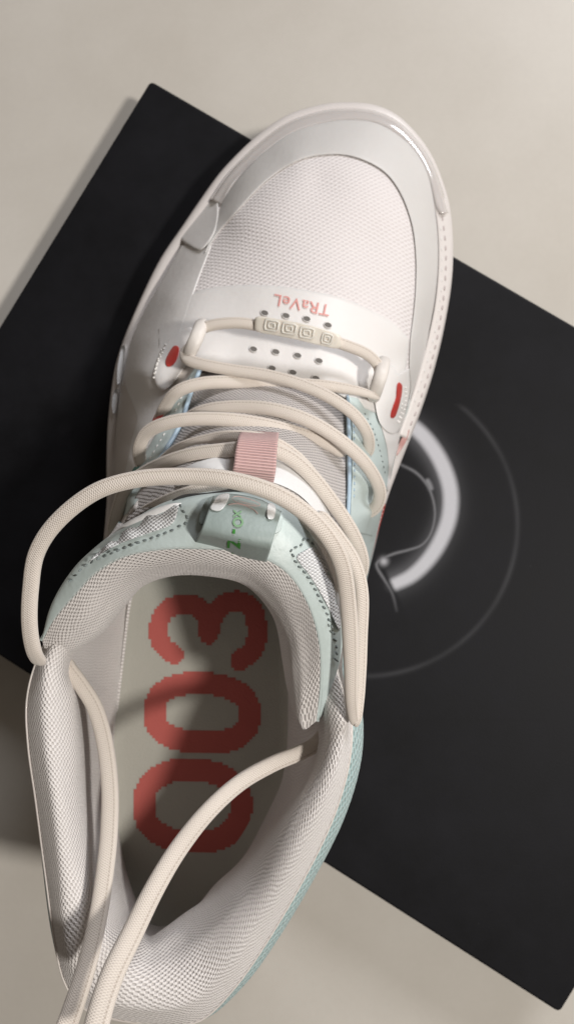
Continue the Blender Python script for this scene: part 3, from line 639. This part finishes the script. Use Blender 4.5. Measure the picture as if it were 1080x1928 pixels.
# pixelled red characters printed on the insole, one flat print each
pxs = 0.105
def glyph(strokes, name='insole_character'):
    allp = np.vstack([np.array([P(x, y, 3)[:2] for x, y in s]) for s, _ in strokes])
    a, b = allp.min(0)-0.8, allp.max(0)+0.8
    nx, ny = int((b[0]-a[0])/pxs), int((b[1]-a[1])/pxs)
    ux = a[0]+(np.arange(nx)+.5)*pxs; uy = a[1]+(np.arange(ny)+.5)*pxs
    gx, gy = np.meshgrid(ux, uy); q = np.stack([gx.ravel(), gy.ravel()], 1); on_ = np.zeros(len(q), bool)
    for s, wd_ in strokes:
        c = cr([P(x, y, 3) for x, y in s], 80)[:, :2]; d, t = seg_dist(q, c); on_ |= d < wd_/50.0/2
    V = []; fcs = []; idx = {}
    def vid(i, j):
        if (i, j) not in idx: idx[(i, j)] = len(V); V.append((a[0]+i*pxs, a[1]+j*pxs, 2.965))
        return idx[(i, j)]
    for m_, o_ in enumerate(on_):
        if o_:
            j, i = divmod(m_, nx); fcs.append((vid(i, j), vid(i+1, j), vid(i+1, j+1), vid(i, j+1)))
    return mesh_obj(name, V, fcs, 'insole_red', insole, smooth=False)
glyph([([(392, 1195), (386, 1160), (365, 1140), (335, 1138), (308, 1155), (298, 1185), (304, 1213), (328, 1234)], 36),
       ([(394, 1190), (402, 1158), (422, 1138), (452, 1132), (476, 1152), (484, 1190), (476, 1222), (452, 1244)], 38)])
def oval(cx, cy, rx, ry, rot=0.05, n=24):
    o = []
    for k_ in range(n+1):
        a = k_*2*math.pi/n; c_, s_ = math.cos(a), math.sin(a)
        x = math.copysign(abs(c_)**0.85, c_)*rx; y = math.copysign(abs(s_)**0.85, s_)*ry
        o.append((cx+x*math.cos(rot)-y*math.sin(rot), cy+x*math.sin(rot)+y*math.cos(rot)))
    return o
glyph([(oval(380, 1343, 90, 56), 42)])
glyph([(oval(362, 1518, 92, 68), 42)])

# ------------------------------------------------------------------ tongue
TI = ringz('108,1240,10.2 148,1222,10.4 190,1195,10.5 230,1148,10.6 270,1104,10.8 330,1084,11 400,1086,11 460,1102,11 505,1147,10.8 532,1207,10.6 541,1270,10.4 548,1322,10.1 556,1350,10.0')
TH = [(x, y, z-2.2) for x, y, z in ringz('130,1215,10.0 165,1195,10 205,1165,10 245,1118,10 285,1078,10.4 340,1060,10.6 400,1062,10.6 455,1078,10.6 495,1120,10.5 520,1180,10.3 532,1250,10 545,1315,9.8 570,1355,9.8')]
TM = ringz('84,1222,10.9 112,1190,11.5 152,1152,12 192,1105,12.4 247,1072,12.7 320,1058,12.9 400,1058,13 470,1070,12.9 525,1110,12.6 562,1163,12.1 580,1230,11.6 578,1300,11.1 573,1374,10.4')
TS = ringz('80,1207,11.2 103,1165,11.8 140,1120,12.3 180,1078,12.7 235,1047,13.1 310,1033,13.4 390,1031,13.5 465,1038,13.4 535,1072,13.1 578,1132,12.6 601,1210,12 603,1290,11.3 595,1358,10.6')
TO = ringz('81,1195,11.3 95,1145,11.8 125,1092,12.2 165,1048,12.6 225,1015,13 295,988,13.3 385,962,13.5 480,975,13.4 555,1015,13.1 598,1075,12.6 632,1170,11.9 636,1250,11.2 602,1352,10.5')
TF = ringz('88,1172,10.9 106,1122,11.3 142,1068,11.8 180,1030,12.2 235,990,12.6 310,948,12.9 400,927,13.1 490,930,13.1 570,975,12.8 612,1030,12.2 641,1110,11.6 645,1210,11 610,1345,10.2')
tongue = empty('tongue', (0, 0, 0), shoe)
TRo = [((a[0]+b[0])/2, (a[1]+b[1])/2, (a[2]+b[2])/2+0.30) for a, b in zip(TM, TI)]
loft('padded_lining', [TS, TM, TRo, TI, TH], 'lining', tongue, nu=44, nv=170, solid=0.05, local=0.3)
TD = [(x, y, z-1.0) for x, y, z in TF]
TSd = [(x, y, z-0.12) for x, y, z in TS]
_, GF = loft('mint_frame', [TSd, TS, TO, TF, TD], 'mint', tongue, nu=36, nv=170, solid=0.08)
g_ = GF[7:30:3, 1::8].reshape(-1, 3)
HT = TPS([(*unP(p_), p_[2]) for p_ in g_], 1e-5)
# white mesh windows with thick pale rims
blob('mesh_window', [(165, 1060), (190, 1035), (222, 1008), (262, 982), (305, 958), (334, 946), (334, 965), (322, 988), (280, 1004), (240, 1018), (205, 1034), (180, 1050)], HT, 0.045, 'window', tongue, n=70, base=0.02)
tube('window_rim', [P(x, y, float(HT([(x, y)])[0])+0.03) for x, y in ((188, 1044), (214, 1010), (260, 982), (318, 955), (345, 948))], [0.05, 0.10, 0.13, 0.11, 0.04], 'white', tongue, world=True)
blob('mesh_window', [(558, 1050), (574, 1036), (592, 1032), (612, 1060), (628, 1100), (638, 1140), (641, 1185), (634, 1180), (618, 1145), (600, 1112), (580, 1080)], HT, 0.045, 'window', tongue, n=70, base=0.02)
tube('window_rim', [P(x, y, float(HT([(x, y)])[0])+0.03) for x, y in ((590, 1018), (608, 1045), (625, 1085), (638, 1140), (642, 1180))], [0.05, 0.09, 0.12, 0.10, 0.05], 'white', tongue, world=True)
stitches('frame_stitch', [(128, 1098), (160, 1066), (200, 1046), (250, 1026), (300, 1008), (330, 996)], 17, None, 0.055, 'darkthread', tongue, H=HT, off=0.02, fill=0.6)
stitches('frame_stitch', [(332, 993), (350, 985), (352, 972), (343, 960), (335, 948), (312, 958)], 7, None, 0.055, 'darkthread', tongue, H=HT, off=0.02, fill=0.6)
stitches('frame_stitch', [(549, 1040), (558, 1060), (575, 1080), (592, 1108), (606, 1136), (619, 1165), (628, 1195), (633, 1225), (632, 1262)], 19, None, 0.065, 'darkthread', tongue, H=HT, off=0.03, fill=0.6, tilt=0.35)
stitches('frame_stitch', [(546, 1042), (551, 1032), (565, 1028), (570, 1018), (576, 1012), (590, 1026), (606, 1046), (618, 1066)], 10, None, 0.055, 'darkthread', tongue, H=HT, off=0.02, fill=0.6)
tube('gap_shade', [P(x, y, z+0.02) for x, y, z in ((325, 942, 12.95), (350, 933, 13.0), (392, 930, 13.1), (440, 923, 13.15), (480, 926, 13.15), (520, 948, 13.05), (555, 968, 12.9), (585, 990, 12.7))], 0.035, 'dark', tongue, world=True)  # thin dark tube laid in for the shade of a gap
# tongue front (under the laces)
FR = [ringz('235,985,10.6 330,935,11.9 430,918,12.3 530,930,12.2 600,985,11.6 645,1065,10.6'),
      ringz('250,945,10.2 335,893,11.5 430,880,11.9 525,888,11.8 595,935,11.3 648,1010,10.2'),
      ringz('275,905,9.8 345,862,10.9 430,848,11.3 520,855,11.2 590,892,10.8 650,965,9.8'),
      ringz('312,848,9.0 370,815,10.0 440,805,10.3 520,808,10.2 590,835,9.8 652,892,9.0'),
      ringz('345,775,8.2 400,755,8.9 460,748,9.1 530,752,9.0 600,772,8.6 654,812,8.0'),
      ringz('372,705,7.4 420,702,7.7 480,706,7.9 540,710,7.9 600,720,7.7 652,752,7.3'),
      ringz('378,680,7.1 420,680,7.3 480,684,7.4 540,690,7.4 600,700,7.2 650,735,7.0')]
loft('tongue_body', FR, 'gusset', tongue, nu=60, nv=80, solid=0.12)
HB = TPS([p for r in FR for p in r], 1e-4)
blob('tongue_panel', [(425, 860), (470, 835), (530, 838), (580, 880), (612, 940), (620, 985), (560, 930), (500, 905), (440, 900)], HB, 0.10, 'white', tongue, n=70)
blob('tongue_panel', [(350, 880), (400, 862), (436, 860), (436, 895), (380, 900), (330, 915)], HB, 0.08, 'white', tongue, n=50)
# pink webbing loop
loft('webbing_loop', [ringz('455,810,10.8 525,814,10.8'), ringz('449,821,12.0 523,825,12.0'), ringz('444,845,12.4 521,850,12.4'), ringz('440,875,12.5 519,882,12.5'), ringz('437,892,12.35 516,903,12.35'), ringz('436,905,11.9 513,915,11.9')], 'pink', tongue, nu=40, nv=16, solid=0.10)
# pull tab folded over the top edge
tab, GT = loft('pull_tab', [ringz('402,932,13.2 440,930,13.35 490,940,13.35 530,962,13.2'), ringz('398,945,13.75 440,944,13.8 490,955,13.8 527,972,13.75'), ringz('388,972,14.15 425,976,14.2 480,988,14.2 519,998,14.15'),
     ringz('378,1000,14.2 420,1008,14.3 470,1019,14.3 511,1027,14.2'), ringz('372,1012,13.85 415,1021,13.9 465,1033,13.9 507,1041,13.85'), ringz('366,1025,13.3 409,1035,13.3 459,1048,13.3 502,1056,13.3'), ringz('362,1036,12.6 405,1047,12.6 455,1060,12.6 499,1068,12.6'), ringz('364,1038,12.2 405,1049,12.2 455,1062,12.2 497,1070,12.2')], 'tab', tongue, nu=40, nv=30, solid=0.10)
HB2 = TPS([(*unP(p_), p_[2]) for p_ in GT[2:34:4, ::5].reshape(-1, 3)], 1e-5)
for ch, cx, cy, s_, mt_ in (('X', 446, 967, 18, 'greenpale'), ('O', 447, 983, 24, 'greenpale'), ('-', 443, 1001, 28, 'green'), ('Z', 439, 1023, 29, 'green'), (':', 434, 1043, 26, 'green')):
    letter('printed_letter', ch, mp_text(cx, cy, math.pi/2+0.08, s_, s_*1.15, HB2, 0.03), mt_, tab, 1.0, 0.03)
blob('side_tab', [(388, 942), (402, 934), (404, 950), (392, 975), (381, 988), (374, 984), (378, 962)], HT, 0.14, 'tab', tongue, n=34, rings=3)
blob('glossy_clip', [(412, 932), (432, 930), (424, 952), (412, 962), (396, 958), (402, 945)], HB2, 0.06, 'silver', tongue, n=34, rings=4, dome=0.02, base=0.3)
blob('glossy_clip', [(504, 950), (513, 948), (519, 956), (517, 972), (512, 978), (503, 974)], HB2, 0.08, 'silver', tongue, n=30, rings=4, dome=0.02, base=0.3)
blob('side_tab', [(516, 958), (532, 962), (531, 985), (527, 1000), (515, 1006), (506, 1000), (514, 980)], HT, 0.12, 'mint', tongue, n=34, rings=3)
for pts in ([(437, 938), (445, 934), (470, 940), (488, 948), (486, 953), (460, 950), (440, 943), (436, 936)], [(430, 950), (445, 948), (462, 952), (478, 960), (485, 967)], [(447, 943), (462, 947), (482, 951)]):
    tube('signature_line', [P(x, y, float(HB2([(x, y)])[0])+0.02) for x, y in pts], 0.012, 'scribble', tab, world=True, n=6)

# ------------------------------------------------------------------ lace loops (eyelets) and charm
tube('lace_loop', [(379, 606, 7.6), (378, 614, 8.2), (370, 636, 8.55), (360, 658, 8.45), (354, 672, 8.1), (352, 678, 7.6)], [0.19, 0.21, 0.22, 0.22, 0.21, 0.18], 'loop', shoe, flat=0.75)
tube('lace_loop', [(723, 676, 6.9), (721, 686, 7.5), (716, 706, 7.85), (709, 728, 7.75), (704, 744, 7.4), (702, 752, 6.8)], [0.19, 0.21, 0.22, 0.22, 0.21, 0.18], 'loop', shoe, flat=0.75)
lace = empty('lace', (0, 0, 0), shoe)
def strand(s, w=0.215, fl=0.62):
    w = np.array(w)*0.94 if hasattr(w, '__len__') else w*0.94
    return tube('lace_strand', ringz(s), w, 'lace', lace, flat=fl, n=20, seam=0.16)
strand('362,668,7.9 366,640,8.1 376,622,8.15 405,611,8.3 450,608,8.4 500,615,8.45 550,622,8.45 600,634,8.4 650,650,8.2 690,667,7.9 712,690,7.6 712,712,7.4', 0.19)
strand('362,650,7.9 350,664,8.15 356,678,8.45 390,688,8.65 440,697,8.75 500,706,8.85 560,722,8.95 620,748,8.95 665,780,8.75 690,815,8.3 694,842,7.8 688,858,7.4', 0.20)
strand('296,806,7.8 310,768,8.25 335,737,8.65 380,722,8.75 440,719,8.65 500,721,8.4 560,723,8.3 620,727,8.25 680,738,8.0 714,750,7.6', [0.2, 0.21, 0.215, 0.215, 0.215, 0.21, 0.2, 0.19, 0.17, 0.10])
strand('340,812,8.4 360,785,9.0 400,770,9.4 460,766,9.7 520,772,9.95 580,792,10 635,825,9.75 685,870,9.2 712,915,8.5 712,945,8.0 698,962,7.7 678,966,7.5')
strand('276,885,8.7 265,868,9.0 263,843,9.3 277,815,9.6 310,798,9.9 360,789,10.1 430,790,10.2 500,800,10.1 560,816,9.8 610,832,9.5 650,855,9.1')
strand('290,885,9.4 335,846,10.1 390,828,10.7 440,821,11.1 500,828,11.2 555,858,11.0 605,915,10.4 640,965,9.8', 0.18)
strand('212,1005,8.3 222,960,8.9 240,915,9.6 265,895,10.1 305,874,10.7 360,856,11.3 430,847,11.7 490,843,11.85 540,858,11.8 585,895,11.5 630,952,11.1 665,1008,10.6 681,1055,10.1 676,1090,9.7')
strand('78,1250,11.3 64,1225,11.9 56,1175,12.3 58,1110,12.6 70,1040,12.9 110,980,13.2 180,926,13.5 260,902,13.7 350,897,13.9 430,903,14.1 510,926,14.15 570,962,14 618,1012,13.7 645,1070,13.2 656,1150,12.6 660,1240,12.1 661,1310,11.7 664,1345,11.4 669,1366,11.2', [.222]*12+[.19, .14])
strand('560,958,12.9 600,1000,12.9 628,1052,12.5 645,1105,12 652,1160,11.5', 0.22)
strand('600,965,11.7 640,1015,11.5 668,1062,11.5 681,1120,11.4 679,1200,11.3 676,1290,11.3 673,1345,11.3 670,1368,11.3', [.19]*6+[.17, .12])
strand('235,1000,9.6 265,970,10.6 310,945,11.6 365,925,12.2 430,912,12.5', 0.19)
tube('lace_strand', ringz('122,1238,9.9 130,1258,10.0 152,1288,10.0 180,1335,10.0 198,1400,10.0 207,1480,10.1 206,1560,10.3 198,1640,10.6 184,1730,11 163,1820,11.5 137,1900,12 105,1990,12.5'), [0.22, 0.24, 0.25, 0.26, 0.28], 'lace', lace, flat=0.6, n=20, seam=0.2)
tube('lace_strand', ringz('622,1335,9.4 617,1365,9.5 602,1392,9.6 585,1407,9.6 560,1419,9.7 510,1440,9.9 450,1475,10.3 390,1530,10.8 335,1600,11.2 290,1675,11.7 248,1760,12.2 214,1830,12.8 190,1900,13.3 165,2000,13.9'), [0.2, 0.22, 0.23, 0.24, 0.26, 0.28, 0.30, 0.31], 'lace', lace, flat=0.62, n=20, seam=0.2)
# soft rubber charm threaded on the first lace row
HC = TPS([(480, 610, 8.55), (560, 620, 8.7), (640, 645, 8.5), (480, 630, 8.45), (560, 645, 8.6), (640, 668, 8.35)], 1e-3)
ch = blob('lace_charm', [(484, 596), (520, 600), (560, 607), (600, 617), (638, 630), (641, 640), (636, 656), (600, 650), (560, 640), (520, 632), (483, 624), (479, 610)], HC, 0.14, 'charm', shoe, n=80, base=0.3, center=(560, 625))
def hframe(cx, cy, w_, h_, ang, inner=True):
    ca, sa = math.cos(ang), math.sin(ang)
    def q(x, y): return (cx+x*ca-y*sa, cy+x*sa+y*ca)
    for s_ in ([1.0, 0.5] if inner else [1.0]):
        pts = [q(-w_*s_, -h_*s_), q(0, -h_*s_), q(w_*s_, -h_*s_), q(w_*s_, 0), q(w_*s_, h_*s_), q(0, h_*s_), q(-w_*s_, h_*s_), q(-w_*s_, 0)]
        tube('charm_emboss', [P(x, y, float(HC([(x, y)])[0])+0.15) for x, y in pts], 0.035, 'charm', ch, world=True, closed=True, n=8)
for cx, cy in ((511, 613), (544, 619), (577, 627)): hframe(cx, cy, 12, 9, 0.17)
hframe(615, 638, 9, 9, 0.25)
for o in bpy.data.objects:
    if o.type == 'MESH' and o.parent is not None: pass
